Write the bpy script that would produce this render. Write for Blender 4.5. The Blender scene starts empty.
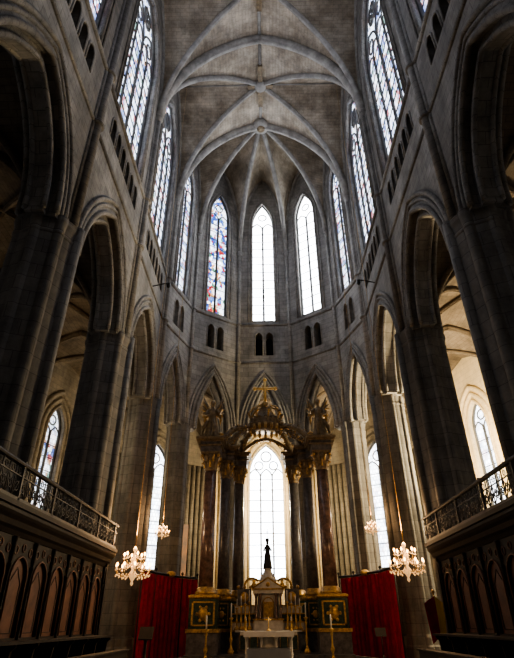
import bpy, math, random
from mathutils import Vector, Matrix
from mathutils.geometry import tessellate_polygon
random.seed(4)
H = 1.6
pi = math.pi
sc = bpy.context.scene

# ------------------------------------------------------------------ materials
def nmat(name):
    m = bpy.data.materials.new(name); m.use_nodes = True
    nt = m.node_tree; b = nt.nodes['Principled BSDF']
    return m, nt, b
def N(nt, t, **k):
    n = nt.nodes.new(t)
    for a, v in k.items():
        if a in n.inputs: n.inputs[a].default_value = v
        else: setattr(n, a, v)
    return n
def L(nt, a, b): nt.links.new(a, b)

def stone(name, c1, c2, mortar, bw=0.9, rh=0.42, dirt=0.5, rough=0.9, soot=(0.5, 0.475, 0.445), sscale=0.25, streak=0.2):
    m, nt, b = nmat(name)
    uv = N(nt, 'ShaderNodeUVMap')
    br = nt.nodes.new('ShaderNodeTexBrick')
    br.inputs['Color1'].default_value = (*c1, 1); br.inputs['Color2'].default_value = (*c2, 1)
    br.inputs['Mortar'].default_value = (*mortar, 1)
    br.inputs['Scale'].default_value = 1; br.inputs['Mortar Size'].default_value = 0.016
    br.inputs['Mortar Smooth'].default_value = 0.5
    br.inputs['Brick Width'].default_value = bw; br.inputs['Row Height'].default_value = rh
    L(nt, uv.outputs[0], br.inputs['Vector'])
    tc = N(nt, 'ShaderNodeTexCoord')
    no = nt.nodes.new('ShaderNodeTexNoise'); no.inputs['Scale'].default_value = 0.9; no.inputs['Detail'].default_value = 10
    no.inputs['Roughness'].default_value = 0.75
    L(nt, tc.outputs['Object'], no.inputs['Vector'])
    rp = nt.nodes.new('ShaderNodeValToRGB')
    rp.color_ramp.elements[0].position = 0.3; rp.color_ramp.elements[0].color = (1-dirt,)*3 + (1,)
    rp.color_ramp.elements[1].position = 0.68; rp.color_ramp.elements[1].color = (1.2, 1.17, 1.12, 1)
    L(nt, no.outputs['Fac'], rp.inputs[0])
    mx = nt.nodes.new('ShaderNodeMix'); mx.data_type = 'RGBA'; mx.blend_type = 'MULTIPLY'; mx.inputs[0].default_value = 1
    L(nt, br.outputs['Color'], mx.inputs[6]); L(nt, rp.outputs[0], mx.inputs[7])
    mp = N(nt, 'ShaderNodeMapping'); mp.inputs['Scale'].default_value = (1, 1, streak)
    L(nt, tc.outputs['Object'], mp.inputs[0])
    n3 = nt.nodes.new('ShaderNodeTexNoise'); n3.inputs['Scale'].default_value = sscale; n3.inputs['Detail'].default_value = 6
    n3.inputs['Roughness'].default_value = 0.65
    L(nt, mp.outputs[0], n3.inputs['Vector'])
    r3 = nt.nodes.new('ShaderNodeValToRGB')
    r3.color_ramp.elements[0].position = 0.38; r3.color_ramp.elements[0].color = (*soot, 1)
    r3.color_ramp.elements[1].position = 0.6; r3.color_ramp.elements[1].color = (1, 1, 1, 1)
    L(nt, n3.outputs['Fac'], r3.inputs[0])
    m3 = nt.nodes.new('ShaderNodeMix'); m3.data_type = 'RGBA'; m3.blend_type = 'MULTIPLY'; m3.inputs[0].default_value = 1
    L(nt, mx.outputs[2], m3.inputs[6]); L(nt, r3.outputs[0], m3.inputs[7])
    L(nt, m3.outputs[2], b.inputs['Base Color'])
    b.inputs['Roughness'].default_value = rough
    bp = nt.nodes.new('ShaderNodeBump'); bp.inputs['Strength'].default_value = 0.35; bp.inputs['Distance'].default_value = 0.04
    inv = nt.nodes.new('ShaderNodeMath'); inv.operation = 'SUBTRACT'
    n2 = nt.nodes.new('ShaderNodeTexNoise'); n2.inputs['Scale'].default_value = 5; n2.inputs['Detail'].default_value = 6
    L(nt, tc.outputs['Object'], n2.inputs['Vector'])
    L(nt, n2.outputs['Fac'], inv.inputs[0]); L(nt, br.outputs['Fac'], inv.inputs[1])
    L(nt, inv.outputs[0], bp.inputs['Height']); L(nt, bp.outputs[0], b.inputs['Normal'])
    return m

def plain(name, c, rough=0.6, metal=0.0, noise=0.0, nscale=4, c2=None, spec=0.5):
    m, nt, b = nmat(name)
    b.inputs['Roughness'].default_value = rough; b.inputs['Metallic'].default_value = metal
    b.inputs['Specular IOR Level'].default_value = spec
    tc = N(nt, 'ShaderNodeTexCoord')
    no = nt.nodes.new('ShaderNodeTexNoise'); no.inputs['Scale'].default_value = nscale; no.inputs['Detail'].default_value = 8
    no.inputs['Roughness'].default_value = 0.65
    L(nt, tc.outputs['Object'], no.inputs['Vector'])
    rp = nt.nodes.new('ShaderNodeValToRGB')
    rp.color_ramp.elements[0].position = 0.35; rp.color_ramp.elements[1].position = 0.65
    if c2 is None: c2 = tuple(x*(1-noise) for x in c)
    rp.color_ramp.elements[0].color = (*c2, 1); rp.color_ramp.elements[1].color = (*c, 1)
    L(nt, no.outputs['Fac'], rp.inputs[0]); L(nt, rp.outputs[0], b.inputs['Base Color'])
    return m

def glass_emit(name, strength, colour_amt, tint=(0.97, 0.98, 1.0), cell=3.2, dark=0.3, lo=0.4, hi=0.56):
    m, nt, b = nmat(name)
    nt.nodes.remove(b)
    out = nt.nodes['Material Output']
    uv = N(nt, 'ShaderNodeUVMap')
    vo = nt.nodes.new('ShaderNodeTexVoronoi'); vo.inputs['Scale'].default_value = cell
    mp = N(nt, 'ShaderNodeMapping'); mp.inputs['Scale'].default_value = (1.3, 0.8, 1)
    L(nt, uv.outputs[0], mp.inputs[0]); L(nt, mp.outputs[0], vo.inputs['Vector'])
    sep = N(nt, 'ShaderNodeSeparateColor'); L(nt, vo.outputs['Color'], sep.inputs[0])
    rp = nt.nodes.new('ShaderNodeValToRGB'); cr = rp.color_ramp; cr.interpolation = 'CONSTANT'
    cols = [(0, (0.5, 0.56, 0.66)), (0.24, (0.025, 0.05, 0.19)), (0.44, (0.66, 0.7, 0.74)), (0.58, (0.2, 0.018, 0.02)),
            (0.73, (0.06, 0.11, 0.26)), (0.86, (0.36, 0.18, 0.07)), (0.94, (0.05, 0.12, 0.08))]
    cr.elements[0].position = 0; cr.elements[0].color = (*cols[0][1], 1)
    cr.elements[1].position = cols[1][0]; cr.elements[1].color = (*cols[1][1], 1)
    for p, c in cols[2:]:
        e = cr.elements.new(p); e.color = (*c, 1)
    L(nt, sep.outputs[0], rp.inputs[0])
    no = nt.nodes.new('ShaderNodeTexNoise'); no.inputs['Scale'].default_value = 0.9; no.inputs['Detail'].default_value = 3
    L(nt, uv.outputs[0], no.inputs['Vector'])
    mr = N(nt, 'ShaderNodeMapRange'); mr.inputs[1].default_value = lo; mr.inputs[2].default_value = hi
    mr.inputs[3].default_value = colour_amt*0.3; mr.inputs[4].default_value = colour_amt
    L(nt, no.outputs['Fac'], mr.inputs[0])
    mx = nt.nodes.new('ShaderNodeMix'); mx.data_type = 'RGBA'; mx.inputs[6].default_value = (*tint, 1)
    L(nt, mr.outputs[0], mx.inputs[0]); L(nt, rp.outputs[0], mx.inputs[7])
    v2 = nt.nodes.new('ShaderNodeTexBrick'); v2.inputs['Scale'].default_value = 1
    v2.inputs['Brick Width'].default_value = 0.26; v2.inputs['Row Height'].default_value = 0.32
    v2.inputs['Mortar Size'].default_value = 0.022; v2.inputs['Mortar'].default_value = (dark, dark, dark, 1)
    v2.inputs['Color1'].default_value = (1, 1, 1, 1); v2.inputs['Color2'].default_value = (0.6, 0.65, 0.7, 1)
    L(nt, uv.outputs[0], v2.inputs['Vector'])
    m2 = nt.nodes.new('ShaderNodeMix'); m2.data_type = 'RGBA'; m2.blend_type = 'MULTIPLY'; m2.inputs[0].default_value = 1
    L(nt, mx.outputs[2], m2.inputs[6]); L(nt, v2.outputs[0], m2.inputs[7])
    em = N(nt, 'ShaderNodeEmission'); em.inputs['Strength'].default_value = strength
    L(nt, m2.outputs[2], em.inputs[0]); L(nt, em.outputs[0], out.inputs[0])
    return m

def emit(name, c, s):
    m, nt, b = nmat(name)
    b.inputs['Base Color'].default_value = (*c, 1)
    b.inputs['Emission Color'].default_value = (*c, 1); b.inputs['Emission Strength'].default_value = s
    return m

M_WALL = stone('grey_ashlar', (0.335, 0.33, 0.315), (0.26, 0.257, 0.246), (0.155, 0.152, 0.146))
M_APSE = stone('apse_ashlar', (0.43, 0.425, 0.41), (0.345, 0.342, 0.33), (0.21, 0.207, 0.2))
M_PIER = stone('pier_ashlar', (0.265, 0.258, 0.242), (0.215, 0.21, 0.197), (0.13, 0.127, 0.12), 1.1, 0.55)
M_RIB = plain('rib_stone', (0.42, 0.405, 0.37), 0.9, 0, 0.5, 1.2)
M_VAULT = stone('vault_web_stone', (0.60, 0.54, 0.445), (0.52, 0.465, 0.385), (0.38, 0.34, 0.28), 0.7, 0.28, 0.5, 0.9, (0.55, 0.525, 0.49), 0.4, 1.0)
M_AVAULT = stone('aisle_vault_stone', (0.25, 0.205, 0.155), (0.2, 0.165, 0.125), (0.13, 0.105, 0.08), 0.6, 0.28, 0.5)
M_CREAM = stone('ochre_limestone', (0.33, 0.29, 0.23), (0.27, 0.24, 0.19), (0.18, 0.16, 0.13), 0.9, 0.42, 0.5)
M_PALE = stone('pale_limewash', (0.78, 0.66, 0.44), (0.74, 0.62, 0.41), (0.58, 0.48, 0.33), 0.9, 0.42, 0.2, 0.9, (0.8, 0.78, 0.74))
M_FLOOR = stone('floor_flagstone', (0.2, 0.18, 0.16), (0.13, 0.12, 0.11), (0.05, 0.05, 0.05), 0.8, 0.8, 0.4, 0.45)
M_RECESS_SHADE = plain('painted_recess_shade', (0.02, 0.02, 0.02), 0.95)  # near-black colour stands in for shade inside the triforium openings
M_LEAD = plain('window_stone', (0.13, 0.13, 0.127), 0.9, 0, 0.3)
M_IRON = plain('wrought_iron', (0.02, 0.02, 0.02), 0.5, 0.6)
M_WOOD = plain('dark_oak', (0.03, 0.021, 0.016), 0.6, 0, 0.5, 5, None, 0.2)
M_WOOD2 = plain('brown_oak_panel', (0.17, 0.072, 0.042), 0.5, 0, 0.5, 3, None, 0.3)
M_WOODG = plain('greyed_oak', (0.085, 0.078, 0.072), 0.55, 0, 0.4, 5, None, 0.3)
M_GOLD = plain('aged_gilding', (0.6, 0.39, 0.14), 0.42, 0.5, 0.0, 7, (0.2, 0.125, 0.05))
M_CROSS = plain('bright_gilding', (0.8, 0.55, 0.2), 0.5, 0.2, 0.1, 5)
M_BRONZE = plain('dull_gilt_wood', (0.27, 0.2, 0.115), 0.5, 0.2, 0.0, 5, (0.09, 0.07, 0.045))
M_REDM = plain('red_marble', (0.2, 0.125, 0.1), 0.22, 0, 0.0, 4, (0.07, 0.05, 0.045))
M_GREYM = plain('grey_marble', (0.15, 0.14, 0.14), 0.28, 0, 0.0, 5, (0.06, 0.057, 0.06))
M_GREENM = plain('green_marble', (0.05, 0.08, 0.06), 0.25, 0, 0.0, 6, (0.02, 0.03, 0.025))
M_WHITEM = plain('white_marble', (0.58, 0.55, 0.5), 0.35, 0, 0.35, 3)
M_VELVET = plain('crimson_velvet', (0.34, 0.014, 0.035), 0.95, 0, 0.45, 3)
M_LINEN = plain('white_linen', (0.6, 0.6, 0.58), 0.9, 0, 0.1, 3)
M_BLACK = plain('blackened_bronze', (0.02, 0.022, 0.025), 0.6, 0.2)
M_YEL = plain('yellow_cloth', (0.7, 0.42, 0.03), 0.8)
M_FRESCO = plain('faded_fresco', (0.42, 0.24, 0.15), 0.9, 0, 0, 1.4, (0.2, 0.17, 0.16))
M_CRYSTAL_GLOW, nt_, b_ = nmat('self_lit_crystal')
b_.inputs['Base Color'].default_value = (0.9, 0.72, 0.45, 1); b_.inputs['Roughness'].default_value = 0.12
b_.inputs['Emission Color'].default_value = (1, 0.55, 0.22, 1); b_.inputs['Emission Strength'].default_value = 0.35  # amber tint and faint emission imitate bulb light caught by the crystals
M_BULB = emit('candle_bulb', (1, 0.5, 0.17), 9)
G_WHITE = glass_emit('clear_leaded_glass', 8.5, 0.15, dark=.45)
G_MIX = glass_emit('grisaille_glass', 3.5, 0.9, (0.85, 0.9, 1.0), lo=0.34, hi=0.52)
G_COL = glass_emit('stained_glass', 3.8, 1.0, (0.9, 0.93, 1.0), lo=.34, hi=.48)
G_CHAP = glass_emit('chapel_glass', 5, 0.5)
G_BLUE = glass_emit('blue_chapel_glass', 2.2, 0.95)

# ------------------------------------------------------------------ mesh builder
class MB:
    def __init__(s): s.v = []; s.f = []; s.m = []; s.uv = []; s.sm = []
    def add(s, vs, fs, mat=0, uvs=None, smooth=False):
        o = len(s.v); s.v += [tuple(v) for v in vs]
        for i, f in enumerate(fs):
            s.f.append(tuple(o+k for k in f)); s.m.append(mat); s.sm.append(smooth)
            s.uv.append([uvs[k] for k in f] if uvs else None)
    def finish(s, name, mats, parent=None):
        me = bpy.data.meshes.new(name)
        me.from_pydata([(a, b, c+H) for a, b, c in s.v], [], s.f)
        for m in mats: me.materials.append(m)
        me.polygons.foreach_set('material_index', s.m)
        me.polygons.foreach_set('use_smooth', s.sm)
        me.update()
        uvl = me.uv_layers.new(name='UVMap')
        for p, u in zip(me.polygons, s.uv):
            if u:
                for k, li in enumerate(p.loop_indices): uvl.data[li].uv = u[k]
            else:
                n = p.normal
                if abs(n.z) > 0.75:
                    for li in p.loop_indices:
                        c = me.vertices[me.loops[li].vertex_index].co; uvl.data[li].uv = (c.x, c.y)
                else:
                    t = Vector((-n.y, n.x, 0))
                    if t.length < 1e-6: t = Vector((1, 0, 0))
                    t.normalize()
                    if t.y < -0.3 or (abs(t.y) <= 0.3 and t.x < 0): t = -t
                    for li in p.loop_indices:
                        c = me.vertices[me.loops[li].vertex_index].co; uvl.data[li].uv = (c.dot(t), c.z)
        ob = bpy.data.objects.new(name, me)
        sc.collection.objects.link(ob)
        if parent: ob.parent = parent
        return ob

def box(mb, x0, x1, y0, y1, z0, z1, mat=0):
    x0, x1 = min(x0, x1), max(x0, x1)
    v = [(x, y, z) for z in (z0, z1) for y in (y0, y1) for x in (x0, x1)]
    mb.add(v, [(0, 2, 3, 1), (4, 5, 7, 6), (0, 1, 5, 4), (2, 6, 7, 3), (0, 4, 6, 2), (1, 3, 7, 5)], mat)

def tube(mb, pts, r, n=8, mat=0, closed=False):
    P = [Vector(p) for p in pts]; k = len(P)
    rs = r if isinstance(r, (list, tuple)) else [r]*k
    a = None; vs = []
    for i, p in enumerate(P):
        if closed: t = P[(i+1) % k]-P[i-1]
        else: t = P[min(i+1, k-1)]-P[max(i-1, 0)]
        if t.length < 1e-9: t = Vector((0, 0, 1))
        t.normalize()
        if a is None:
            a = t.cross(Vector((0, 0, 1)))
            if a.length < 0.1: a = t.cross(Vector((1, 0, 0)))
        a = a - t*a.dot(t); a.normalize(); b = t.cross(a)
        for j in range(n):
            q = 2*pi*j/n; vs.append(p+(a*math.cos(q)+b*math.sin(q))*rs[i])
    fs = []
    for i in range(k if closed else k-1):
        i2 = (i+1) % k
        for j in range(n):
            j2 = (j+1) % n
            fs.append((i*n+j, i*n+j2, i2*n+j2, i2*n+j))
    if not closed:
        fs.append(tuple(range(n))[::-1]); fs.append(tuple((k-1)*n+j for j in range(n)))
    mb.add(vs, fs, mat, smooth=True)

def lathe(mb, prof, c, n=20, mat=0, sx=1, sy=1, lobes=0, amp=0, square=False, smooth=True):
    vs = []
    for r, z in prof:
        for j in range(n):
            q = 2*pi*(j+(0.5 if square else 0))/n
            rr = r*(1+amp*math.cos(lobes*q)) if lobes else r
            vs.append((c[0]+rr*sx*math.cos(q), c[1]+rr*sy*math.sin(q), c[2]+z))
    fs = []; k = len(prof)
    for i in range(k-1):
        for j in range(n):
            j2 = (j+1) % n
            fs.append((i*n+j, i*n+j2, (i+1)*n+j2, (i+1)*n+j))
    fs.append(tuple(range(n))[::-1]); fs.append(tuple((k-1)*n+j for j in range(n)))
    mb.add(vs, fs, mat, smooth=smooth)

def ball(mb, c, r, mat=0, n=10, sx=1, sy=1, sz=1):
    prof = [(max(1e-3, r*math.sin(pi*i/8)), -r*sz*math.cos(pi*i/8)) for i in range(9)]
    lathe(mb, prof, c, n, mat, sx, sy)

def arch(w, spring, rise, n=14):
    R = (rise*rise+w*w)/(2*w); cx = R-w
    e = math.atan2(rise, -cx); pts = []
    for i in range(n+1):
        q = pi+(e-pi)*i/n; pts.append((cx+R*math.cos(q), spring+R*math.sin(q)))
    return pts + [(-x, z) for x, z in pts[-2::-1]]

class Frame:
    def __init__(s, o, S, Nn): s.o = Vector(o); s.S = Vector(S).normalized(); s.N = Vector(Nn).normalized()
    def p(s, a, z, n=0): return s.o+s.S*a+Vector((0, 0, z))+s.N*n

def panel(mb, fr, outline, holes, n0, n1, mat=0):
    loops = [outline]+holes
    tris = tessellate_polygon([[Vector((x, z, 0)) for x, z in lp] for lp in loops])
    flat = [q for lp in loops for q in lp]; k = len(flat)
    vs = [fr.p(x, z, n0) for x, z in flat]+[fr.p(x, z, n1) for x, z in flat]
    fs = []
    for t in tris:
        a, b, c = [flat[i] for i in t]
        if abs((b[0]-a[0])*(c[1]-a[1])-(c[0]-a[0])*(b[1]-a[1])) < 1e-9: continue
        fs.append(tuple(t)); fs.append(tuple(i+k for i in t)[::-1])
    o = 0
    for lp in loops:
        m = len(lp)
        for i in range(m):
            j = (i+1) % m; fs.append((o+i, o+j, o+j+k, o+i+k))
        o += m
    mb.add(vs, fs, mat)

def ring(mb, fr, cx, cz, r, tr, n, mat, k=20):
    tube(mb, [fr.p(cx+r*math.cos(2*pi*i/k), cz+r*math.sin(2*pi*i/k), n) for i in range(k)], tr, 6, mat, True)

# ------------------------------------------------------------------ layout
W = 7.35
YS = [-2.5, 5.7, 13.9, 22.1, 30.2]
YK = 30.2
ZS, RISE = 31.0, 9.9
ASP, AAP = 12.6, 17.4
def g(p):
    R = 1.33; v = R*R-(p-1+R)**2
    return math.sqrt(max(v, 0))/math.sqrt(2*R-1)

win_i = [0]
def window(fr, hw, sill, spring, rise, lights, n, gm, bars=0.95):
    win_i[0] += 1
    mb = MB()
    a = arch(hw, spring, rise)
    loop = [(-hw, sill)] + a + [(hw, sill)]
    tris = tessellate_polygon([[Vector((x, z, 0)) for x, z in loop]])
    mb.add([fr.p(x, z, n) for x, z in loop], [tuple(t) for t in tris], 0)
    def M(pts, r, nn=6): tube(mb, [fr.p(x, z, n-0.06) for x, z in pts], r, nn, 1)
    M(loop, 0.14)
    M([(-hw, sill), (hw, sill)], 0.16)
    lw = 2*hw/lights
    for i in range(1, lights):
        x = -hw+i*lw; M([(x, sill), (x, spring+0.1)], 0.085 if i*2 != lights else 0.11)
    for i in range(lights):
        x = -hw+(i+.5)*lw; M([(x+q, z) for q, z in arch(lw/2, spring-0.3, lw*0.75, 6)], 0.06)
    if lights == 4:
        for s in (-1, 1):
            M([(s*hw/2+q, z) for q, z in arch(hw/2, spring, rise*0.52, 8)], 0.08)
            ring(mb, fr, s*hw/2, spring+rise*0.26, lw*0.36, 0.06, n-0.06, 1)
        ring(mb, fr, 0, spring+rise*0.62, hw*0.27, 0.08, n-0.06, 1)
        for k in range(6):
            q = k*pi/3
            ring(mb, fr, 0.45*hw*0.3*math.cos(q), spring+rise*0.62+0.45*hw*0.3*math.sin(q), hw*0.1, 0.035, n-0.06, 1, 10)
    elif lights == 2:
        ring(mb, fr, 0, spring+rise*0.45, hw*0.36, 0.06, n-0.06, 1)
    elif lights == 3:
        ring(mb, fr, 0, spring+rise*0.6, hw*0.3, 0.07, n-0.06, 1)
        for s in (-1, 1): ring(mb, fr, s*hw*0.42, spring+rise*0.3, hw*0.24, 0.06, n-0.06, 1)
    z = sill+bars
    while z < spring-0.3:
        tube(mb, [fr.p(-hw, z, n-0.03), fr.p(hw, z, n-0.03)], 0.035, 5, 2); z += bars
    mb.finish('window_%d' % win_i[0], [gm, M_LEAD, M_IRON])

def bay_wall(mb, fr, Lb, aw, cw, cs, cap, lights, gm, ntri, thick=1.35):
    top = 41.6; h = Lb/2
    a = arch(aw, ASP, AAP-ASP)
    out = [(-h, ASP-0.1), (-aw, ASP-0.1)] + a + [(aw, ASP-0.1), (h, ASP-0.1), (h, top), (-h, top)]
    tr = []
    tw = (2*cw)/ntri if ntri > 2 else 0.92
    zb = 20.5 if ntri > 2 else 19.7
    for i in range(ntri):
        x = (i-(ntri-1)/2)*tw; q = tw*0.38
        tr.append([(x-q, zb)]+[(x+u, z) for u, z in arch(q, 21.5, q*1.4, 5)]+[(x+q, zb)])
    wl = [(-cw, 23.2)]+arch(cw, cs, cap-cs)+[(cw, 23.2)]
    panel(mb, fr, out, tr+[wl], 0, thick, 0)
    iw = aw-0.3
    a2 = arch(iw, ASP, AAP-ASP-0.42)
    panel(mb, fr, [(-aw-.05, ASP-0.1), (-iw, ASP-0.1)]+a2+[(iw, ASP-0.1), (aw+.05, ASP-0.1)]+arch(aw+.05, ASP, AAP-ASP+.05)[::-1], [], 0.35, thick-0.35, 0)
    for off, r, nn in ((0.0, 0.13, 0.0), (0.33, 0.09, -0.02), (0.6, 0.12, -0.04), (-0.3, 0.11, 0.35)):
        aa = arch(aw+off, ASP, AAP-ASP+off*1.25)
        tube(mb, [fr.p(x, z, nn) for x, z in aa], r, 8, 0)
        tube(mb, [fr.p(x, z, thick-nn) for x, z in aa], r, 6, 0)
    panel(mb, fr, [(-cw-.2, 19.2), (cw+.2, 19.2), (cw+.2, 22.6), (-cw-.2, 22.6)], [], thick-0.08, thick+0.15, 2)  # black backing sheet, painted shade of the unlit triforium
    for t in tr:
        tube(mb, [fr.p(x, z, 0) for x, z in t], 0.06, 6, 0)
    for off, r, nn in ((0.0, 0.1, 0.0), (0.28, 0.07, -0.02)):
        w2 = [(-cw-off, 23.1)]+arch(cw+off, cs, cap-cs+off*1.4)+[(cw+off, 23.1)]
        tube(mb, [fr.p(x, z, nn) for x, z in w2], r, 6, 0)
    for z, r in ((19.0, 0.1), (22.75, 0.13)):
        tube(mb, [fr.p(-h, z, -0.02), fr.p(h, z, -0.02)], r, 8, 0)
    wr = []
    for i in range(25):
        s = -1+i/12; wr.append(fr.p(s*h*0.985, ZS+RISE*g(abs(s)*0.98)-0.12, -0.05))
    tube(mb, wr, 0.15, 8, 1)
    window(fr, cw, 23.2, cs, cap-cs, lights, 0.45, gm)

def cell(mb, c, A, B, zs, rise, mat=0, nt=14, ns=16):
    c, A, B = Vector(c), Vector(A), Vector(B)
    mid = (A+B)/2; hl = (B-A).length/2; dl = (mid-c).length
    arc = [0]
    for i in range(1, 41):
        p0, p1 = (i-1)/40, i/40
        arc.append(arc[-1]+math.hypot((p1-p0)*max(hl, dl*0.6), rise*(g(p1)-g(p0))))
    def al(p):
        x = p*40; i = min(int(x), 39); return arc[i]+(arc[i+1]-arc[i])*(x-i)
    vs = []; uv = []
    for i in range(nt+1):
        t = (i/nt)
        for j in range(ns+1):
            s = -1+2*j/ns
            s = math.copysign(1-(1-abs(s))**1.6, s)
            P = c+(mid-c)*t+(B-A)/2*s*t
            p = t*abs(s)
            vs.append((P.x, P.y, zs+rise*g(p))); uv.append((t*dl, al(p)*(1 if s >= 0 else -1)))
    fs = []
    for i in range(nt):
        for j in range(ns):
            a = i*(ns+1)+j; fs.append((a, a+1, a+ns+2, a+ns+1))
    mb.add(vs, fs, mat, uv, True)

def rib(mb, c, A, zs, rise, r, mat, drop=0.1, n=22, t0=0.0):
    c, A = Vector(c), Vector(A)
    pts = []
    for i in range(n+1):
        t = t0+(1-t0)*(1-(1-i/n)**1.7)
        P = c+(A-c)*t*0.985
        pts.append((P.x, P.y, zs+rise*g(t)-drop))
    tube(mb, pts, r, 8, mat)
    tube(mb, [(x, y, z-r*0.8) for x, y, z in pts], r*0.5, 6, mat)

def vertex(k, R):
    q = math.radians(k); return (R*math.sin(q), YK+R*math.cos(q), 0)

# ------------------------------------------------------------------ nave walls
for sgn, nm in ((-1, 'wall_left'), (1, 'wall_right')):
    mb = MB()
    for i in range(4):
        y0, y1 = YS[i], YS[i+1]
        fr = Frame((sgn*W, (y0+y1)/2, 0), (0, 1, 0), (sgn, 0, 0))
        bay_wall(mb, fr, y1-y0, 2.95, 2.65, 33, 37.8, 4, G_MIX, 6)
    mb.finish(nm, [M_WALL, M_RIB, M_RECESS_SHADE])
mb = MB()
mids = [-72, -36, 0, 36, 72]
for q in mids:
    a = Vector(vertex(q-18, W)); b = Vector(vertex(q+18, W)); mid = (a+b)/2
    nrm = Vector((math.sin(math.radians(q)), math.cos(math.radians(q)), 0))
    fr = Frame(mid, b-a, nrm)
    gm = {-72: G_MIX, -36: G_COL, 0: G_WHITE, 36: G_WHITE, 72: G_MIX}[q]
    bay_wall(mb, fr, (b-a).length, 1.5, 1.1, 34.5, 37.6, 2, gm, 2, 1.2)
mb.finish('wall_apse', [M_APSE, M_RIB, M_RECESS_SHADE])

# ------------------------------------------------------------------ piers
def pier(cx, cy, r, m=8, ph=0.0):
    mb = MB(); n = 128
    lv = [(-1.6, 1.13), (-1.0, 1.13), (-0.92, 1.08), (-0.6, 1.07), (-0.45, 1.0), (11.9, 1.0), (11.95, 1.03), (12.03, 1.03), (12.08, 1.0),
          (12.3, 1.02), (12.5, 1.07), (12.72, 1.07)]
    vs = []; uv = []
    for z, s in lv:
        for j in range(n):
            q = 2*pi*j/n; st = 2*pi/m
            d = ((q-ph+st/2) % st)-st/2
            rho = 0.15; d *= 0.9
            rr = r*(0.9+(math.sqrt(max(0, rho*rho-d*d)) if abs(d) < rho else 0)*0.7)
            vs.append((cx+rr*s*math.cos(q), cy+rr*s*math.sin(q), z))
            uv.append((q*r, z))
    fs = []
    for i in range(len(lv)-1):
        for j in range(n):
            j2 = (j+1) % n; fs.append((i*n+j, i*n+j2, (i+1)*n+j2, (i+1)*n+j))
    fs.append(tuple((len(lv)-1)*n+j for j in range(n)))
    fs.append(tuple(range(n))[::-1])
    mb.add(vs, fs, 0, uv, False)
    return mb
def wshaft(mb, P, inward, z0, z1, s=1.0, mat=1):
    P = Vector(P); i = Vector(inward).normalized(); t = Vector((-i.y, i.x, 0))
    for a, b, r in ((0.12, 0, 0.2), (-0.02, 0.24, 0.12), (-0.02, -0.24, 0.12), (-0.1, 0.4, 0.08), (-0.1, -0.4, 0.08)):
        q = P+i*a*s+t*b*s
        tube(mb, [(q.x, q.y, z0), (q.x, q.y, z1)], r*s, 10, mat)
    c = P+i*0.05
    for z in (19.0, 22.75): lathe(mb, [(0.1, -.1), (0.34*s, -.08), (0.38*s, 0), (0.34*s, .08), (0.1, .1)], (c.x, c.y, z), 14, mat)
    lathe(mb, [(0.25*s, -.4), (0.28*s, -.3), (0.4*s, 0), (0.4*s, .12), (0.1, .16)], (c.x, c.y, z1-0.2), 14, mat)
for sgn in (-1, 1):
    for y in YS:
        r = 1.18 if y < 30 else 1.0
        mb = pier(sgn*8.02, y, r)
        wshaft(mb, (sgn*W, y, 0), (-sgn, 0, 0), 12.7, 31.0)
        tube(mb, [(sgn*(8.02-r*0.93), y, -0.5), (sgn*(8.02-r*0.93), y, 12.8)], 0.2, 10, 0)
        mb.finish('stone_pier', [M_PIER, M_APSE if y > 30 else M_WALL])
for q in (-54, -18, 18, 54):
    c = vertex(q, 7.95)
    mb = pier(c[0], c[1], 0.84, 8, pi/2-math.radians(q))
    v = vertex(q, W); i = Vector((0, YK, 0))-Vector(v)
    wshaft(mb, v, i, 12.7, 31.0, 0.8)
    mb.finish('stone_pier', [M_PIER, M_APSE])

# ------------------------------------------------------------------ main vault
mb = MB()
for i in range(4):
    y0, y1 = YS[i], YS[i+1]; c = (0, (y0+y1)/2, 0)
    cs_ = [(-W, y0, 0), (W, y0, 0), (W, y1, 0), (-W, y1, 0)]
    for k in range(4):
        cell(mb, c, cs_[k], cs_[(k+1) % 4], ZS, RISE)
        rib(mb, c, cs_[k], ZS, RISE, 0.21, 1)
    tube(mb, [(0, y0, ZS+RISE-.08), (0, y1, ZS+RISE-.08)], 0.14, 6, 1)
    tube(mb, [(-W, c[1], ZS+RISE-.05), (W, c[1], ZS+RISE-.05)], 0.08, 6, 1)
    lathe(mb, [(0.1, -.45), (0.45, -.4), (0.55, -.2), (0.5, .1)], (0, c[1], ZS+RISE-.1), 20, 1)
    box(mb, -.2, .2, c[1]-1.9, c[1]+1.9, ZS+RISE-.42, ZS+RISE-.1, 2)
    box(mb, -1.1, 1.1, c[1]-.18, c[1]+.18, ZS+RISE-.42, ZS+RISE-.1, 2)
for y in YS:
    for s in (-1, 1): rib(mb, (0, y, 0), (s*W, y, 0), ZS, RISE, 0.36, 1, 0.15)
K = (0, YK, 0)
for q in mids: cell(mb, K, vertex(q-18, W), vertex(q+18, W), ZS, RISE)
for q in (-54, -18, 18, 54): rib(mb, K, vertex(q, W), ZS, RISE, 0.22, 1, 0.1)
lathe(mb, [(0.1, -.6), (0.6, -.55), (0.8, -.3), (0.75, .1)], (0, YK, ZS+RISE-.1), 24, 1)
lathe(mb, [(0.05, -.66), (0.35, -.64), (0.4, -.5)], (0, YK, ZS+RISE-.1), 20, 2)
mb.finish('ceiling_choir_vault', [M_VAULT, M_RIB, M_BRONZE])

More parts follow.
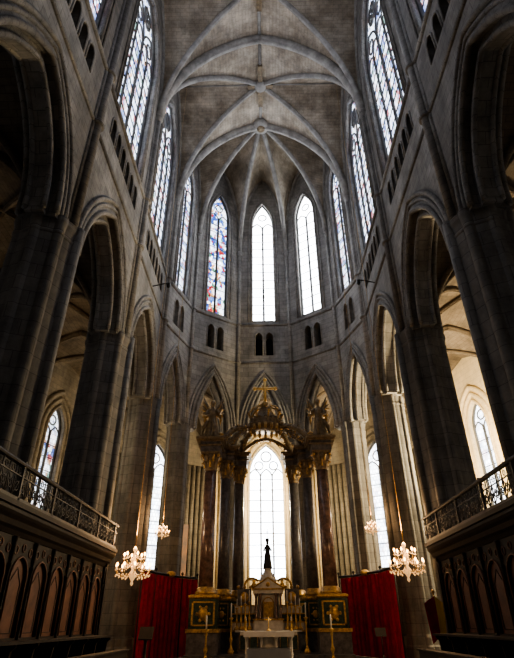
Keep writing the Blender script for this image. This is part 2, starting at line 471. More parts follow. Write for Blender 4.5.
# ------------------------------------------------------------------ aisles and ambulatory
RO = 17.5; AZ, AR = 12.6, 5.6
mb = MB()
def quadvault(cs_, mt=0):
    c = sum((Vector(p) for p in cs_), Vector())/4
    for k in range(4):
        cell(mb, c, cs_[k], cs_[(k+1) % 4], AZ, AR, mt, 8, 10)
        rib(mb, c, cs_[k], AZ, AR, 0.15, 1, 0.08, 14)
    for k in (0, 2):
        a, b = Vector(cs_[k]), Vector(cs_[(k+1) % 4]); m_ = (a+b)/2
        rib(mb, m_, a, AZ, AR, 0.22, 1, 0.1, 14); rib(mb, m_, b, AZ, AR, 0.22, 1, 0.1, 14)
for s in (-1, 1):
    for i in range(4):
        quadvault([(s*8.6, YS[i], 0), (s*RO, YS[i], 0), (s*RO, YS[i+1], 0), (s*8.6, YS[i+1], 0)])
for q in mids:
    quadvault([vertex(q-18, 8.5), vertex(q-18, RO), vertex(q+18, RO), vertex(q+18, 8.5)])
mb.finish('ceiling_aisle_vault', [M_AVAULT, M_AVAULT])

for sgn, nm in ((-1, 'wall_aisle_left'), (1, 'wall_aisle_right')):
    mb = MB()
    for i in range(4):
        y0, y1 = YS[i], YS[i+1]; fr = Frame((sgn*RO, (y0+y1)/2, 0), (0, 1, 0), (sgn, 0, 0)); h = (y1-y0)/2
        hole = [(-.8, 4.5)]+arch(.8, 12, 1.6)+[(.8, 4.5)]
        panel(mb, fr, [(-h, -1.6), (h, -1.6), (h, 18.5), (-h, 18.5)], [hole], 0, 0.8, 0)
        window(fr, .8, 4.5, 12, 1.6, 2, 0.4, G_BLUE)
        for z0 in (y0, y1):
            tube(mb, [(sgn*(RO-.05), z0, -1.6), (sgn*(RO-.05), z0, 12.6)], 0.4, 12, 0)
    mb.finish(nm, [M_WALL])
mb = MB()
for q in mids:
    a = Vector(vertex(q-18, RO)); b = Vector(vertex(q+18, RO)); mid = (a+b)/2
    nrm = Vector((math.sin(math.radians(q)), math.cos(math.radians(q)), 0))
    fr = Frame(mid, b-a, nrm); h = (b-a).length/2
    hw, z0, sp, ri = {0: (1.65, 3.2, 12.2, 2.9)}.get(q, (1.25, 3.8, 11.9, 2.4) if abs(q) == 36 else (1.0, 5.0, 12.6, 2.0))
    mt = 1 if q in (0, 72) else 0
    hole = [(-hw, z0)]+arch(hw, sp, ri)+[(hw, z0)]
    panel(mb, fr, [(-h, -1.6), (h, -1.6), (h, 18.5), (-h, 18.5)], [hole], 0, 1.0, mt)
    for off, r in ((0, .12), (.45, .16), (0.9, .2)):
        tube(mb, [fr.p(x, z, -.02) for x, z in [(-hw-off, z0-1)]+arch(hw+off, sp, ri+off*1.2)+[(hw+off, z0-1)]], r, 8, mt)
    for s in (-1, 1):
        for o in (0, .5, 1.0, 1.5, 2.0) if abs(q) == 36 else (0, .5, 1.0):
            c = fr.p(s*(h-.2-o), 0, -.1); tube(mb, [(c.x, c.y, -1.6), (c.x, c.y, 12.7)], 0.2, 10, mt)
    if q == -36:
        panel(mb, fr, [(2.0, 3.0), (3.4, 3.0), (3.4, 7.5), (2.0, 7.5)], [], -.35, -.28, 2)
    window(fr, hw, z0, sp, ri, 3 if q == 0 else 2, 0.5, {0: G_WHITE, -72: G_BLUE, 72: G_CHAP}.get(q, G_CHAP))
mb.finish('wall_ambulatory', [M_CREAM, M_PALE, M_FRESCO])

mb = MB(); box(mb, -17.6, 17.6, -3.3, -2.5, -1.6, 41.9)
mb.finish('wall_back', [M_WALL])
mb = MB(); box(mb, -19, 19, -3.5, 50, -2.0, -1.6); mb.finish('floor', [M_FLOOR])

# ------------------------------------------------------------------ choir stalls with gallery
def extrude_y(mb, prof, y0, y1, mat):
    k = len(prof)
    vs = [(x, y0, z) for x, z in prof]+[(x, y1, z) for x, z in prof]
    fs = [(i, (i+1) % k, (i+1) % k+k, i+k) for i in range(k)]+[tuple(range(k))[::-1], tuple(range(k, 2*k))]
    mb.add(vs, fs, mat)
for sgn, yend in ((-1, 21.2), (1, 20.3)):
    mb = MB(); y0 = 1.5
    X = lambda x: sgn*x
    box(mb, X(6.5), X(6.62), y0, yend+.2, -1.6, 2.5, 0)
    box(mb, X(6.3), X(6.62), yend+.05, yend+.2, -1.6, 2.1, 0)
    extrude_y(mb, [(X(a), b) for a, b in [(6.6, 1.95), (6.4, 1.98), (6.34, 2.08), (6.26, 2.14), (6.22, 2.26), (6.14, 2.34), (6.1, 2.4), (6.1, 2.48), (6.04, 2.5), (6.04, 2.62), (6.62, 2.62)]], y0, yend+.3, 0)
    bw = 1.3; n = int((yend-y0)/bw); bw = (yend-y0)/n
    fr = Frame((X(6.42), y0, 0), (0, 1, 0), (sgn, 0, 0))
    hs = []
    hwp = bw*.36
    for i in range(n):
        c = (i+.5)*bw
        hs.append([(c-hwp, -.25)]+[(c+a, b) for a, b in arch(hwp, 1.05, .5, 6)]+[(c+hwp, -.25)])
    panel(mb, fr, [(0, -.45), (yend-y0, -.45), (yend-y0, 1.97), (0, 1.97)], hs, 0, 0.06, 0)
    box(mb, X(6.475), X(6.5), y0, yend, -.45, 1.97, 1)
    for i in range(n+1):
        y = y0+i*bw
        lathe(mb, [(.06, -.45), (.06, -.3), (.035, -.25), (.03, .3), (.045, .34), (.03, .38), (.03, 1.2), (.06, 1.3), (.06, 1.36)], (X(6.385), y, 0), 8, 0)
        lathe(mb, [(.02, 1.36), (.05, 1.5), (.06, 1.8), (.09, 1.96)], (X(6.385), y, 0), 6, 0)
        extrude_y(mb, [(X(a), b) for a, b in [(6.42, -1.6), (5.75, -1.6), (5.75, -1.1), (5.95, -.9), (5.9, -.5), (5.8, -.42), (5.8, -.34), (6.42, -.34)]], y-.05, y+.05, 0)
    for i in range(n):
        y = y0+(i+.5)*bw
        tube(mb, [fr.p(a+(i+.5)*bw, b, -.015) for a, b in [(-hwp, -.25)]+arch(hwp, 1.05, .5, 6)+[(hwp, -.25)]], .028, 6, 1)
        for sg2 in (-1, 1):
            ring(mb, fr, (i+.5)*bw+sg2*bw*.33, 1.68, .1, .02, -.01, 1, 10)
        ring(mb, fr, (i+.5)*bw, 1.76, .09, .02, -.01, 1, 10)
        box(mb, X(5.85), X(6.4), y-bw/2, y+bw/2, -1.12, -1.05, 0)
        tube(mb, [(X(6.47), y-hwp*.65, -.15), (X(6.47), y+hwp*.65, -.15), (X(6.47), y+hwp*.65, .95), (X(6.47), y, 1.3), (X(6.47), y-hwp*.65, .95)], .018, 5, 0, True)
    box(mb, X(5.7), X(6.45), y0, yend, -.36, -.3, 0)
    box(mb, X(4.9), X(5.0), y0, yend-1, -1.6, -.75, 0)
    box(mb, X(4.82), X(5.2), y0, yend-1, -.75, -.7, 0)
    mb.finish('choir_stall', [M_WOOD, M_WOOD2])
    mb = MB(); xr = X(6.14)
    extrude_y(mb, [(X(a), b) for a, b in [(6.08, 3.46), (6.06, 3.5), (6.09, 3.55), (6.2, 3.55), (6.23, 3.5), (6.2, 3.46)]], y0, yend+.2, 0)
    box(mb, X(6.1), X(6.18), y0, yend+.2, 2.62, 2.72, 0)
    box(mb, X(6.12), X(6.16), y0, yend+.2, 3.2, 3.23, 0)
    m = 0.36; y = y0+.1; fb = Frame((xr, 0, 0), (0, 1, 0), (sgn, 0, 0))
    k = 0
    while y < yend+.1:
        tube(mb, [(xr, y, 2.7), (xr, y, 3.46)], .019, 5, 0)
        ring(mb, fb, y+m/2, 3.33, .07, .013, 0, 0, 10)
        ring(mb, fb, y+m/2, 2.96, .11, .015, 0, 0, 12)
        tube(mb, [(xr, y, 2.72), (xr, y+m*.35, 2.86), (xr, y+m*.5, 2.96), (xr, y+m*.65, 3.06), (xr, y+m, 3.2)], .015, 5, 0)
        tube(mb, [(xr, y, 3.2), (xr, y+m*.35, 3.06), (xr, y+m*.5, 2.96), (xr, y+m*.65, 2.86), (xr, y+m, 2.72)], .015, 5, 0)
        if k % 6 == 0: box(mb, X(6.1), X(6.18), y-.04, y+.04, 2.62, 3.6, 0)
        y += m; k += 1
    mb.finish('gallery_balustrade', [M_WOODG])

# ------------------------------------------------------------------ sanctuary platform
mb = MB()
box(mb, -4.35, 4.35, 29.0, 34.8, -1.6, -1.45); box(mb, -4.3, 4.3, 29.35, 34.75, -1.45, -1.3)
mb.finish('altar_steps', [M_GREYM])

# ------------------------------------------------------------------ baldachin
mb = MB()
cols = [(3.45, 30.7, 0, .38), (2.65, 32.6, 1, .33), (1.85, 34.0, 1, .33)]
for s in (-1, 1):
    tops = []
    for x, y, mt, r in cols:
        x *= s
        w = .82 if mt == 0 else .5
        box(mb, x-w, x+w, y-w, y+w, -1.3, -.3, 1)
        box(mb, x-w-.06, x+w+.06, y-w-.06, y+w+.06, -.35, -.18, 2)
        box(mb, x-w+.05, x+w-.05, y-w+.05, y+w-.05, -.18, 1.2, 4)
        for zz0, zz1 in ((-.05, 1.08),):
            for a0, a1, b0, b1 in ((-.62, .62, zz0, zz0+.07), (-.62, .62, zz1-.07, zz1), (-.62, -.53, zz0, zz1), (.53, .62, zz0, zz1)):
                q = w/.82
                box(mb, x+a0*q, x+a1*q, y-w-.0, y-w+.06, b0, b1, 2)
        ball(mb, (x, y-w+.05, .5), .26*w/.82, 2, 10, 1, .3, 1.2)
        for e in range(6):
            q = 2*pi*e/6; ball(mb, (x+.32*w/.82*math.cos(q), y-w+.04, .5+.34*math.sin(q)), .09*w/.82, 2, 8, 1, .4, 1)
        lathe(mb, [(w*1.25, 1.2), (w*1.42, 1.27), (w*1.42, 1.36), (w*1.2, 1.42)], (x, y, 0), 4, 2, square=True, smooth=False)
        lathe(mb, [(r*1.5, 1.42), (r*1.55, 1.55), (r*1.3, 1.62), (r*1.35, 1.72), (r*1.1, 1.8)], (x, y, 0), 20, 2)
        lathe(mb, [(r*1.05, 1.78), (r*1.03, 4), (r*.93, 8.2)], (x, y, 0), 24, mt)
        lathe(mb, [(r*.95, 8.15), (r*1.05, 8.22), (r*.95, 8.3), (r*1.0, 8.5), (r*1.15, 8.8), (r*1.55, 9.15)], (x, y, 0), 20, 3, lobes=8, amp=.06)
        for lv, zr in ((8.35, .9), (8.7, 1.1)):
            for k in range(8):
                q = 2*pi*(k+(.5 if lv > 8.5 else 0))/8
                cx, cy = math.cos(q), math.sin(q)
                tube(mb, [(x+cx*r*zr*f, y+cy*r*zr*f, lv+dz) for f, dz in ((1, 0), (1.12, .2), (1.35, .36), (1.6, .36), (1.62, .26))], [.07, .075, .06, .045, .03], 5, 3 if k % 2 else 2)
        for a in (-1, 1):
            for b in (-1, 1): ball(mb, (x+a*r*1.3, y+b*r*1.3, 9.05), .1, 2, 8)
        lathe(mb, [(r*2.1, 9.15), (r*2.15, 9.27)], (x, y, 0), 4, 3, square=True, smooth=False)
        w2 = r*1.65
        box(mb, x-w2, x+w2, y-w2, y+w2, 9.27, 9.9, 1)
        box(mb, x-w2-.12, x+w2+.12, y-w2-.12, y+w2+.12, 9.62, 9.7, 3)
        box(mb, x-w2-.16, x+w2+.16, y-w2-.16, y+w2+.16, 9.9, 10.0, 3)
        box(mb, x-w2-.28, x+w2+.28, y-w2-.28, y+w2+.28, 10.0, 10.15, 3)
        tops.append((x, y))
    for (xa, ya), (xb, yb) in zip(tops[:-1], tops[1:]):
        for zz0, zz1, hw_, mt in ((9.3, 9.9, .26, 1), (9.9, 10.13, .45, 3)):
            d = Vector((xb-xa, yb-ya, 0)); d.normalize(); nn = Vector((-d.y, d.x, 0))*hw_
            p = [(xa+nn.x, ya+nn.y), (xb+nn.x, yb+nn.y), (xb-nn.x, yb-nn.y), (xa-nn.x, ya-nn.y)]
            mb.add([(a, b, zz0) for a, b in p]+[(a, b, zz1) for a, b in p],
                   [(0, 3, 2, 1), (4, 5, 6, 7), (0, 1, 5, 4), (1, 2, 6, 5), (2, 3, 7, 6), (3, 0, 4, 7)], mt)
    for idx, (x, y) in enumerate(tops):
        if idx == 0: x *= .86; y += .5
        P0 = Vector((x, y, 10.15)); C = Vector((s*.28, 32.9, 12.6))
        D = C-P0; D.z = 0
        pts = []
        for k in range(19):
            t = k/18
            q = P0+D*t
            zz = 10.2+2.35*(t**1.5)+.75*math.sin(pi*min(1, t*1.35))*(1-t*.5)
            pts.append((q.x, q.y, zz))
        fo = []
        Dn = D.normalized()
        for k in range(14):
            a = k/13*1.6*2*pi; rr = .34*(1-k/16)
            fo.append((P0.x+Dn.x*(rr*math.cos(a)), P0.y+Dn.y*(rr*math.cos(a)), 10.5+rr*math.sin(a)))
        tube(mb, fo, .075, 6, 2)
        tube(mb, pts, [.2-.09*k/18 for k in range(19)], 8, 3)
        for k in range(1, 18):
            q = pts[k]
            for e in range(3):
                v = Vector((random.uniform(-1, 1), random.uniform(-1, 1), random.uniform(-.3, 1))).normalized()*random.uniform(.22, .36)
                tube(mb, [q, (q[0]+v.x*.6, q[1]+v.y*.6, q[2]+v.z*.6+.04), (q[0]+v.x, q[1]+v.y, q[2]+v.z-.03)], [.05, .085, .015], 5, random.choice((2, 3, 3)))
def sw(p0, p1, sag, r, mt, n=16):
    P0, P1 = Vector(p0), Vector(p1); pts = []
    for k in range(n+1):
        t = k/n; q = P0.lerp(P1, t); q.z += sag*4*t*(1-t); pts.append(q)
    tube(mb, pts, r, 6, mt)
    for q in pts:
        for e in range(3):
            ball(mb, (q.x+random.uniform(-.06, .06), q.y+random.uniform(-.06, .06), q.z+random.uniform(-.22, .16)), random.uniform(.04, .1), random.choice((2, 3, 3)), 6)
sw((-1.85, 34, 10.15), (1.85, 34, 10.15), 1.1, .12, 3, 20)
sw((-2.65, 32.6, 10.15), (2.65, 32.6, 10.15), 1.8, .1, 3, 24)
sw((-3.2, 30.9, 10.15), (-1.0, 32.5, 12.0), -.5, .05, 3)
sw((3.2, 30.9, 10.15), (1.0, 32.5, 12.0), -.5, .05, 3)
lathe(mb, [(1.05, 11.6), (1.1, 11.85), (1.0, 12.0), (1.08, 12.15), (.85, 12.35), (.55, 12.75), (.4, 13.0), (.42, 13.1), (.25, 13.2)], (0, 32.9, 0), 24, 3, lobes=8, amp=.06)
for k in range(16):
    q = 2*pi*k/16
    tube(mb, [(1.08*math.cos(q), 32.9+1.08*math.sin(q), 11.75), (1.1*math.cos(q), 32.9+1.1*math.sin(q), 11.45), (1.05*math.cos(q), 32.9+1.05*math.sin(q), 11.3)], [.13, .11, .03], 6, 2)
    ball(mb, (1.02*math.cos(q), 32.9+1.02*math.sin(q), 12.25), .11, 3, 7)
for k in range(8):
    q = 2*pi*k/8+.2; cx, cy = math.cos(q), math.sin(q)
    tube(mb, [(cx*1.0, 32.9+cy*1.0, 12.2), (cx*1.2, 32.9+cy*1.2, 12.7), (cx*.85, 32.9+cy*.85, 13.15), (cx*.25, 32.9+cy*.25, 13.3)], [.07, .1, .08, .05], 6, 2)
    ball(mb, (cx*1.2, 32.9+cy*1.2, 12.75), .12, 3, 6)
ball(mb, (0, 32.9, 13.4), .28, 2, 14)
tube(mb, [(0, 32.9, 13.5), (0, 32.9, 15.35)], .1, 8, 5)
tube(mb, [(-.7, 32.9, 14.7), (.7, 32.9, 14.7)], .1, 8, 5)
for x, z in ((0, 15.4), (-.74, 14.7), (.74, 14.7)): ball(mb, (x, 32.9, z), .15, 5, 8)
for k in range(12):
    q = 2*pi*k/12+.26
    tube(mb, [(0.12*math.cos(q), 32.9, 14.7+.12*math.sin(q)), (.45*math.cos(q), 32.9, 14.7+.45*math.sin(q))], [.035, .01], 5, 5)
mb.finish('altar_baldachin', [M_REDM, M_GREYM, M_GOLD, M_BRONZE, M_GREENM, M_CROSS])

def angel(x, y, z, s, k=1.0):
    mb = MB()
    def T(p): return (x+p[0]*s*k, y-p[1]*k, z+p[2]*k)
    def tb(pts, r, n=10, mt=0): tube(mb, [T(p) for p in pts], [a*k for a in r], n, mt)
    lathe(mb, [(.5*k, 0), (.46*k, .25*k), (.36*k, .7*k), (.27*k, 1.15*k), (.21*k, 1.4*k), (.28*k, 1.7*k), (.25*k, 1.95*k), (.1*k, 2.08*k), (.085*k, 2.22*k)], (x, y, z), 28, 0, 1, .75, 7, .09)
    ball(mb, T((0.03, .05, 2.38)), .17*k, 0, 14, .85, 1, 1.2)
    ball(mb, T((0.02, -.03, 2.45)), .19*k, 1, 12, .95, .95, 1.0)
    ball(mb, T((0.03, .22, 2.37)), .035*k, 0, 6)
    tb([(.24, 0, 1.95), (.48, .12, 1.7), (.62, .4, 1.95), (.66, .5, 2.2)], [.11, .09, .07, .05])
    tb([(-.24, 0, 1.95), (-.4, .1, 1.6), (-.18, .36, 1.5), (-.05, .4, 1.55)], [.11, .09, .07, .05])
    for d in (-.03, 0, .03): tb([(.66+d, .5, 2.2), (.68+d*2, .54, 2.33)], [.018, .012], 5)
    for sd in (-1, 1):
        for j in range(8):
            f = j/7
            tip = (sd*(.62+.18*math.sin(pi*f)-.12*f), -.35, 2.95-1.9*f)
            tb([(sd*.1, -.2, 1.75), (sd*(.38+.1*f), -.34, 2.35-.75*f), tip], [.06, .12, .02], 6, 1 if j % 2 else 0)
    tb([(-.25, .1, 1.2), (-.5, .1, .8), (-.6, 0, .35)], [.1, .13, .04], 8)
    tb([(.1, .25, 1.3), (.2, .35, .7), (.1, .38, .1)], [.08, .12, .1], 8)
    mb.finish('angel_statue', [M_BRONZE, M_GOLD])
angel(-3.5, 30.7, 10.15, 1, 1.05); angel(3.5, 30.7, 10.15, -1, 1.05)

# ------------------------------------------------------------------ high altar retable and tabernacle
mb = MB()
box(mb, -1.7, 1.7, 31.2, 32.2, -1.3, -.35, 4); box(mb, -1.8, 1.8, 31.1, 32.2, -.35, -.25, 0)
for i in range(6):
    x = -1.35+i*.54
    box(mb, x-.2, x+.2, 31.17, 31.2, -1.15, -.5, 3); tube(mb, [(x-.2, 31.16, -1.15), (x+.2, 31.16, -1.15), (x+.2, 31.16, -.5), (x-.2, 31.16, -.5)], .02, 5, 1, True)
for i, (hw_, z) in enumerate(((2.05, -.25), (2.0, .15), (1.9, .55))):
    box(mb, -hw_, hw_, 31.6+i*.15, 32.4, z, z+.34, 3 if i % 2 else 0); box(mb, -hw_-.04, hw_+.04, 31.56+i*.15, 32.4, z+.34, z+.4, 1)
box(mb, -.8, .8, 31.35, 32.3, -.25, .2, 0); box(mb, -.86, .86, 31.3, 32.3, .2, .28, 1)
box(mb, -.6, .6, 31.6, 32.3, .28, 1.5, 0); box(mb, -.25, .25, 31.57, 31.6, .35, 1.1, 1)
tube(mb, [(a, 31.56, b) for a, b in [(-.3, .32)]+arch(.3, 1.0, .32, 6)+[(.3, .32)]], .03, 6, 1)
for x in (-.68, -.45, .45, .68):
    lathe(mb, [(.1, .28), (.07, .36), (.065, 1.3), (.1, 1.42), (.1, 1.5)], (x, 31.45, 0), 12, 2)
box(mb, -.85, .85, 31.3, 32.3, 1.5, 1.68, 0); box(mb, -.92, .92, 31.22, 32.3, 1.68, 1.76, 1)
panel(mb, Frame((0, 31.3, 0), (1, 0, 0), (0, 1, 0)), [(-.85, 1.76), (.85, 1.76), (0, 2.25)], [], 0, .9, 0)
tube(mb, [(-.9, 31.28, 1.76), (0, 31.28, 2.3), (.9, 31.28, 1.76)], .05, 6, 1)
ball(mb, (0, 31.28, 1.95), .12, 1, 10, 1, .4, 1)
lathe(mb, [(.5, 1.9), (.5, 2.2), (.42, 2.4), (.25, 2.6), (.2, 2.75), (.26, 2.8)], (0, 31.85, 0), 20, 0)
for s in (-1, 1):
    lathe(mb, [(.08, 1.76), (.16, 1.9), (.07, 2.05), (.1, 2.15), (.02, 2.3)], (s*.8, 31.5, 0), 10, 1)
    box(mb, s*.95, s*1.75, 31.75, 32.3, .95, 1.75, 4); ball(mb, (s*1.35, 31.75, 1.35), .24, 1, 12, 1, .3, 1.1)
    tube(mb, [(s*(.9+.45*math.cos(t*.35)), 31.9, 1.9+.4*math.sin(t*.35)) for t in range(8)], .07, 6, 1)
    for a in range(3): ball(mb, (s*(1.0+a*.35), 31.9, 1.85), .1, 1, 8)
mb.finish('altar_retable_tabernacle', [M_WHITEM, M_GOLD, M_REDM, M_GREENM, M_GREYM])
mb = MB()
q = .8
lathe(mb, [(.32*q, 0), (.28*q, .2), (.24*q, .5), (.2*q, .9*q), (.15*q, 1.15*q), (.18*q, 1.35*q), (.16*q, 1.5*q), (.05*q, 1.62*q)], (0, 31.85, 2.8), 20, 0, 1, .8, 6, .1)
zc = 2.8
ball(mb, (0, 31.82, zc+1.73*q), .12*q, 0, 12, .9, 1, 1.15)
lathe(mb, [(.12*q, 0), (.15*q, .08), (.13*q, .1), (.16*q, .18), (.02, .2)], (0, 31.85, zc+1.82*q), 10, 0)
for s in (-1, 1):
    tube(mb, [(s*.14*q, 31.85, zc+1.45*q), (s*.28*q, 31.75, zc+1.2*q), (s*.12*q, 31.65, zc+1.15*q)], [.06, .045, .03], 8, 0)
ball(mb, (-.1*q, 31.62, zc+1.32*q), .06, 0, 8); tube(mb, [(-.1*q, 31.66, zc+1.05*q), (-.1*q, 31.64, zc+1.28*q)], .05, 8, 0)
tube(mb, [(0, 31.85, zc+2.02*q), (0, 31.85, zc+2.75*q)], .022, 5, 0); tube(mb, [(-.12, 31.85, zc+2.5*q), (.12, 31.85, zc+2.5*q)], .022, 5, 0)
mb.finish('madonna_statue', [M_BLACK])

def candlestick(x, y, z, h, r=.09):
    mb = MB()
    lathe(mb, [(r*1.6, 0), (r*1.5, .05*h), (r*.6, .12*h), (r*.4, .2*h), (r*.9, .28*h), (r*.4, .36*h), (r*.35, .55*h), (r*.6, .6*h), (r*.35, .65*h), (r*1.1, .7*h), (r*.3, .72*h)], (x, y, z), 12, 0)
    lathe(mb, [(r*.3, .7*h), (r*.28, h), (r*.05, h*1.01)], (x, y, z), 8, 1)
    mb.finish('candlestick', [M_GOLD, M_LINEN])
for s in (-1, 1):
    for i, x in enumerate((1.05, 1.28, 1.51, 1.74)):
        candlestick(s*x, 31.36, -.25, 1.9-.14*i, .09)
    candlestick(s*2.0, 30.6, -1.3, 2.3, .12)
    candlestick(s*3.1, 28.6, -1.6, 2.0, .13)
    candlestick(s*1.1, 27.95, -.27, .6, .05)
mb = MB()
lathe(mb, [(.12, 0), (.1, .04), (.03, .1)], (0, 28.0, -.27), 12, 0)
tube(mb, [(0, 28.0, -.2), (0, 28.0, .35)], .02, 6, 0); tube(mb, [(-.13, 28.0, .2), (.13, 28.0, .2)], .02, 6, 0)
tube(mb, [(0, 27.98, .22), (0, 27.97, -.02)], [.03, .02], 6, 0); ball(mb, (0, 27.97, .26), .03, 0, 6)
mb.finish('altar_crucifix', [M_CROSS])

mb = MB()
box(mb, -1.35, 1.35, 27.4, 28.4, -.42, -.29, 0)
for x in (-1.05, -.35, .35, 1.05):
    for y in (27.6, 28.2): lathe(mb, [(.13, -1.6), (.13, -1.5), (.08, -1.42), (.07, -.6), (.13, -.5), (.13, -.42)], (x, y, 0), 12, 0)
box(mb, -1.25, 1.25, 27.5, 28.3, -1.6, -1.52, 1)
box(mb, -1.37, 1.37, 27.38, 28.42, -.285, -.27, 2); box(mb, -1.2, 1.2, 27.36, 27.39, -.5, -.27, 2)
box(mb, -.3, .3, 27.7, 28.1, -1.55, -.42, 0)
mb.finish('altar_table', [M_WHITEM, M_GREYM, M_LINEN])
mb = MB()
box(mb, -.85, .85, 23.4, 24.2, -.86, -.82, 0)
nsg = 60
pts = []
for i in range(nsg):
    t = i/nsg*4; e = int(t); f = t-e
    c = [(-.87, 23.38), (.87, 23.38), (.87, 24.22), (-.87, 24.22)]
    a, b = c[e], c[(e+1) % 4]; x = a[0]+(b[0]-a[0])*f; y = a[1]+(b[1]-a[1])*f
    pts.append((x, y, .02*math.sin(i*1.7)))
mb.add([(x, y, -.82) for x, y, o in pts]+[(x*(1+.03+o), 23.8+(y-23.8)*(1.05+o), -1.58) for x, y, o in pts],
       [(i, (i+1) % nsg, (i+1) % nsg+nsg, i+nsg) for i in range(nsg)]+[tuple(range(nsg))], 0)
mb.finish('draped_table', [M_LINEN])

# ------------------------------------------------------------------ velvet hangings
for s in (-1, 1):
    mb = MB()
    path = [Vector((s*6.6, 28.7, 0)), Vector((s*6.35, 31.0, 0)), Vector((s*5.3, 34.0, 0)), Vector((s*4.5, 35.0, 0))]
    pts = []
    for a, b in zip(path[:-1], path[1:]):
        m = int((b-a).length/.05); d = (b-a).normalized(); nn = Vector((-d.y, d.x, 0))
        for k in range(m):
            q = a+(b-a)*k/m; u = len(pts)*.05
            pts.append(q+nn*(.09*math.sin(u*14)+.04*math.sin(u*6.3)))
    nr = 6; vs = []
    for k in range(nr):
        z = -1.58+4.05*k/(nr-1)
        for q in pts: vs.append((q.x, q.y, z))
    m = len(pts)
    mb.add(vs, [(k*m+i, k*m+i+1, (k+1)*m+i+1, (k+1)*m+i) for k in range(nr-1) for i in range(m-1)], 0, smooth=True)
    tube(mb, [(p.x, p.y, 2.55) for p in path], .07, 8, 2)
    for p in path: tube(mb, [(p.x, p.y, -1.6), (p.x, p.y, 2.7)], .04, 8, 2); ball(mb, (p.x, p.y, 2.75), .08, 2, 8)
    c = (path[1]+path[2])/2
    ball(mb, (c.x-s*.1, c.y-.1, 2.6), .28, 1, 12, 1, .3, .6)
    mb.finish('velvet_curtain', [M_VELVET, M_GOLD, M_WOOD])

# ------------------------------------------------------------------ chandeliers
def chandelier(x, y, z, k, top):
    mb = MB()
    tube(mb, [(x, y, z+.9*k), (x, y, top)], .012, 5, 0)
    lathe(mb, [(.03*k, .95*k), (.1*k, .85*k), (.04*k, .75*k), (.05*k, .5*k), (.14*k, .35*k), (.05*k, .2*k), (.08*k, 0), (.2*k, -.15*k), (.1*k, -.3*k), (.04*k, -.4*k), (.07*k, -.5*k), (.01, -.58*k)], (x, y, z), 14, 1)
    for n, R, zz in ((10, .72, -.05), (6, .44, .38)):
        for i in range(n):
            q = 2*pi*i/n; c, s_ = math.cos(q), math.sin(q)
            tube(mb, [(x+c*k*r_, y+s_*k*r_, z+k*(zz+h)) for r_, h in ((.05, 0), (R*.35, -.14), (R*.7, -.16), (R*.95, -.05), (R, .06))], .02*k, 5, 0)
            lathe(mb, [(.02*k, 0), (.08*k, .03*k), (.02*k, .05*k)], (x+c*k*R, y+s_*k*R, z+k*(zz+.06)), 8, 1)
            lathe(mb, [(.02*k, .05*k), (.02*k, .16*k)], (x+c*k*R, y+s_*k*R, z+k*(zz+.06)), 6, 1)
            ball(mb, (x+c*k*R, y+s_*k*R, z+k*(zz+.27)), .042*k, 2, 6, 1, 1, 1.8)
            for j in range(4):
                ball(mb, (x+c*k*R*(1-.2*j), y+s_*k*R*(1-.2*j), z+k*(zz-.14-.05*(j % 3))), .03*k, 1, 6, 1, 1, 1.5)
            for j in range(5):
                t = j/4
                rr = R*(.95-.12*math.sin(pi*t)); a = q+2*pi/n*t
                ball(mb, (x+math.cos(a)*k*rr, y+math.sin(a)*k*rr, z+k*(zz-.02-.12*math.sin(pi*t))), .022*k, 1, 5)
            for j in range(5):
                t = j/5; ball(mb, (x+c*k*(R*.8*(1-t)), y+s_*k*(R*.8*(1-t)), z+k*(zz+.1+.5*t*t)), .02*k, 1, 5)
    mb.finish('crystal_chandelier', [M_GOLD, M_CRYSTAL_GLOW, M_BULB])
    ld = bpy.data.lights.new('chandelier_glow', 'POINT'); ld.energy = 200*k*k; ld.color = (1, .6, .3); ld.shadow_soft_size = .35*k
    lo = bpy.data.objects.new('chandelier_light', ld); lo.location = (x, y, z+H+1.4*k); sc.collection.objects.link(lo)
chandelier(-5.75, 23.2, 2.0, 1.0, 37.5); chandelier(5.85, 23.0, 2.05, 1.0, 37.5)
chandelier(-6.0, 30.0, 4.5, .55, 36.5); chandelier(6.0, 30.0, 4.6, .55, 36.5)

for s in (-1, 1):
    mb = MB()
    tube(mb, [(s*7.3, 26.0, 19.0), (s*6.5, 26.0, 19.2), (s*6.2, 26.0, 19.2)], .035, 6, 0)
    lathe(mb, [(.08, 0), (.12, .08), (.13, .3), (.04, .34)], (s*6.2, 26.0, 18.9), 12, 0)
    mb.finish('spotlight_bracket', [M_IRON])

mb = MB()
tube(mb, [(6.35, 21.6, -1.6), (6.35, 21.6, 1.0)], .03, 6, 0)
ball(mb, (6.35, 21.6, 1.05), .07, 0, 8)
lathe(mb, [(.25, -1.6), (.22, -1.5), (.05, -1.4)], (6.35, 21.6, 0), 14, 0)
for mt, dx in ((1, -.2), (2, .14)):
    vs = []
    for i in range(9):
        t = i/8
        for j in range(5):
            u = j/4
            vs.append((6.35+dx*2.2*u*(1-.3*t), 21.55-.05*math.sin(u*8+t*3), .9-1.3*t-.25*u))
    mb.add(vs, [(i*5+j, i*5+j+1, (i+1)*5+j+1, (i+1)*5+j) for i in range(8) for j in range(4)], mt, smooth=True)
mb.finish('processional_flag', [M_GOLD, M_VELVET, M_YEL])
mb = MB()
lathe(mb, [(.3, -1.6), (.28, -1.5), (.07, -1.4), (.06, -.6), (.12, -.5), (.05, -.4)], (-5.2, 24.5, 0), 14, 0)
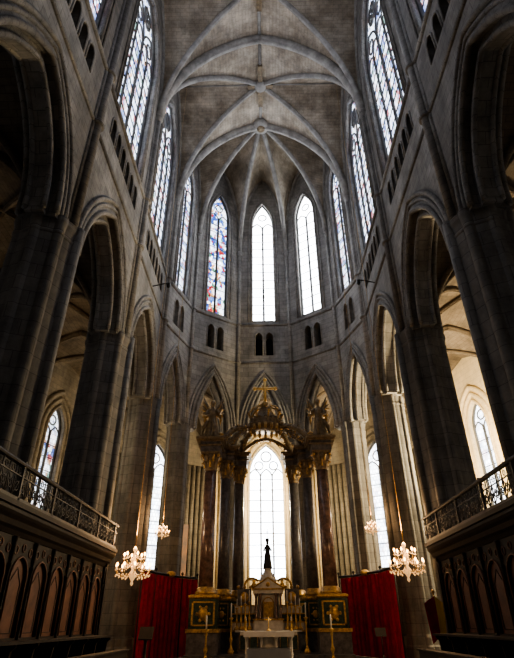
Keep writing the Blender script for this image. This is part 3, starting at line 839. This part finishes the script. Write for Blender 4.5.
mb.add([(-5.5, 24.3, -.5), (-4.9, 24.3, -.5), (-4.9, 24.6, -.05), (-5.5, 24.6, -.05), (-5.5, 24.34, -.53), (-4.9, 24.34, -.53), (-4.9, 24.64, -.08), (-5.5, 24.64, -.08)],
       [(3, 2, 1, 0), (4, 5, 6, 7), (1, 5, 4, 0), (2, 6, 5, 1), (3, 7, 6, 2), (0, 4, 7, 3)], 0)
mb.finish('lectern', [M_WOOD])
for x, y in ((-5.6, 26.6), (5.1, 26.4)):
    mb = MB()
    for k in range(3):
        q = 2*pi*k/3; tube(mb, [(x+.28*math.cos(q), y+.28*math.sin(q), -1.6), (x, y, -1.2)], .018, 5, 0)
    tube(mb, [(x, y, -1.25), (x, y, -.45)], .018, 6, 0)
    mb.add([(x-.25, y-.02, -.5), (x+.25, y-.02, -.5), (x+.25, y+.14, -.15), (x-.25, y+.14, -.15)], [(0, 1, 2, 3)], 0)
    mb.finish('music_stand', [M_WOOD])

for x, y, e in ((-12.5, 27, 220), (12.5, 29.5, 4200), (0, 42.2, 1300), (-10.5, 36, 330), (10.5, 36, 330)):  # unseen warm fill lamps added to brighten the aisles and ambulatory
    ld = bpy.data.lights.new('added_chapel_fill', 'POINT'); ld.energy = e; ld.color = (1, .8, .5); ld.shadow_soft_size = .4
    lo = bpy.data.objects.new('added_chapel_fill_lamp', ld); lo.location = (x, y, 9+H); sc.collection.objects.link(lo)

# ------------------------------------------------------------------ world, camera, view
w = bpy.data.worlds.new('World'); sc.world = w; w.use_nodes = True
w.node_tree.nodes['Background'].inputs[0].default_value = (0.6, 0.75, 1, 1)
w.node_tree.nodes['Background'].inputs[1].default_value = 0.5
cam = bpy.data.cameras.new('camera'); co = bpy.data.objects.new('camera', cam); sc.collection.objects.link(co)
cam.sensor_fit = 'VERTICAL'; cam.sensor_height = 24; cam.lens = 24*492/658
cam.clip_end = 300
R_ = Matrix.Rotation(math.radians(0.95), 4, 'Z') @ Matrix.Rotation(math.radians(121), 4, 'X') @ Matrix.Rotation(math.radians(-0.4), 4, 'Z')
co.matrix_world = Matrix.Translation((0, 0, H)) @ R_
sc.camera = co
try:
    sc.view_settings.view_transform = 'AgX'; sc.view_settings.look = 'AgX - Medium High Contrast'
except Exception as e: print(e)
sc.view_settings.exposure = 1.0
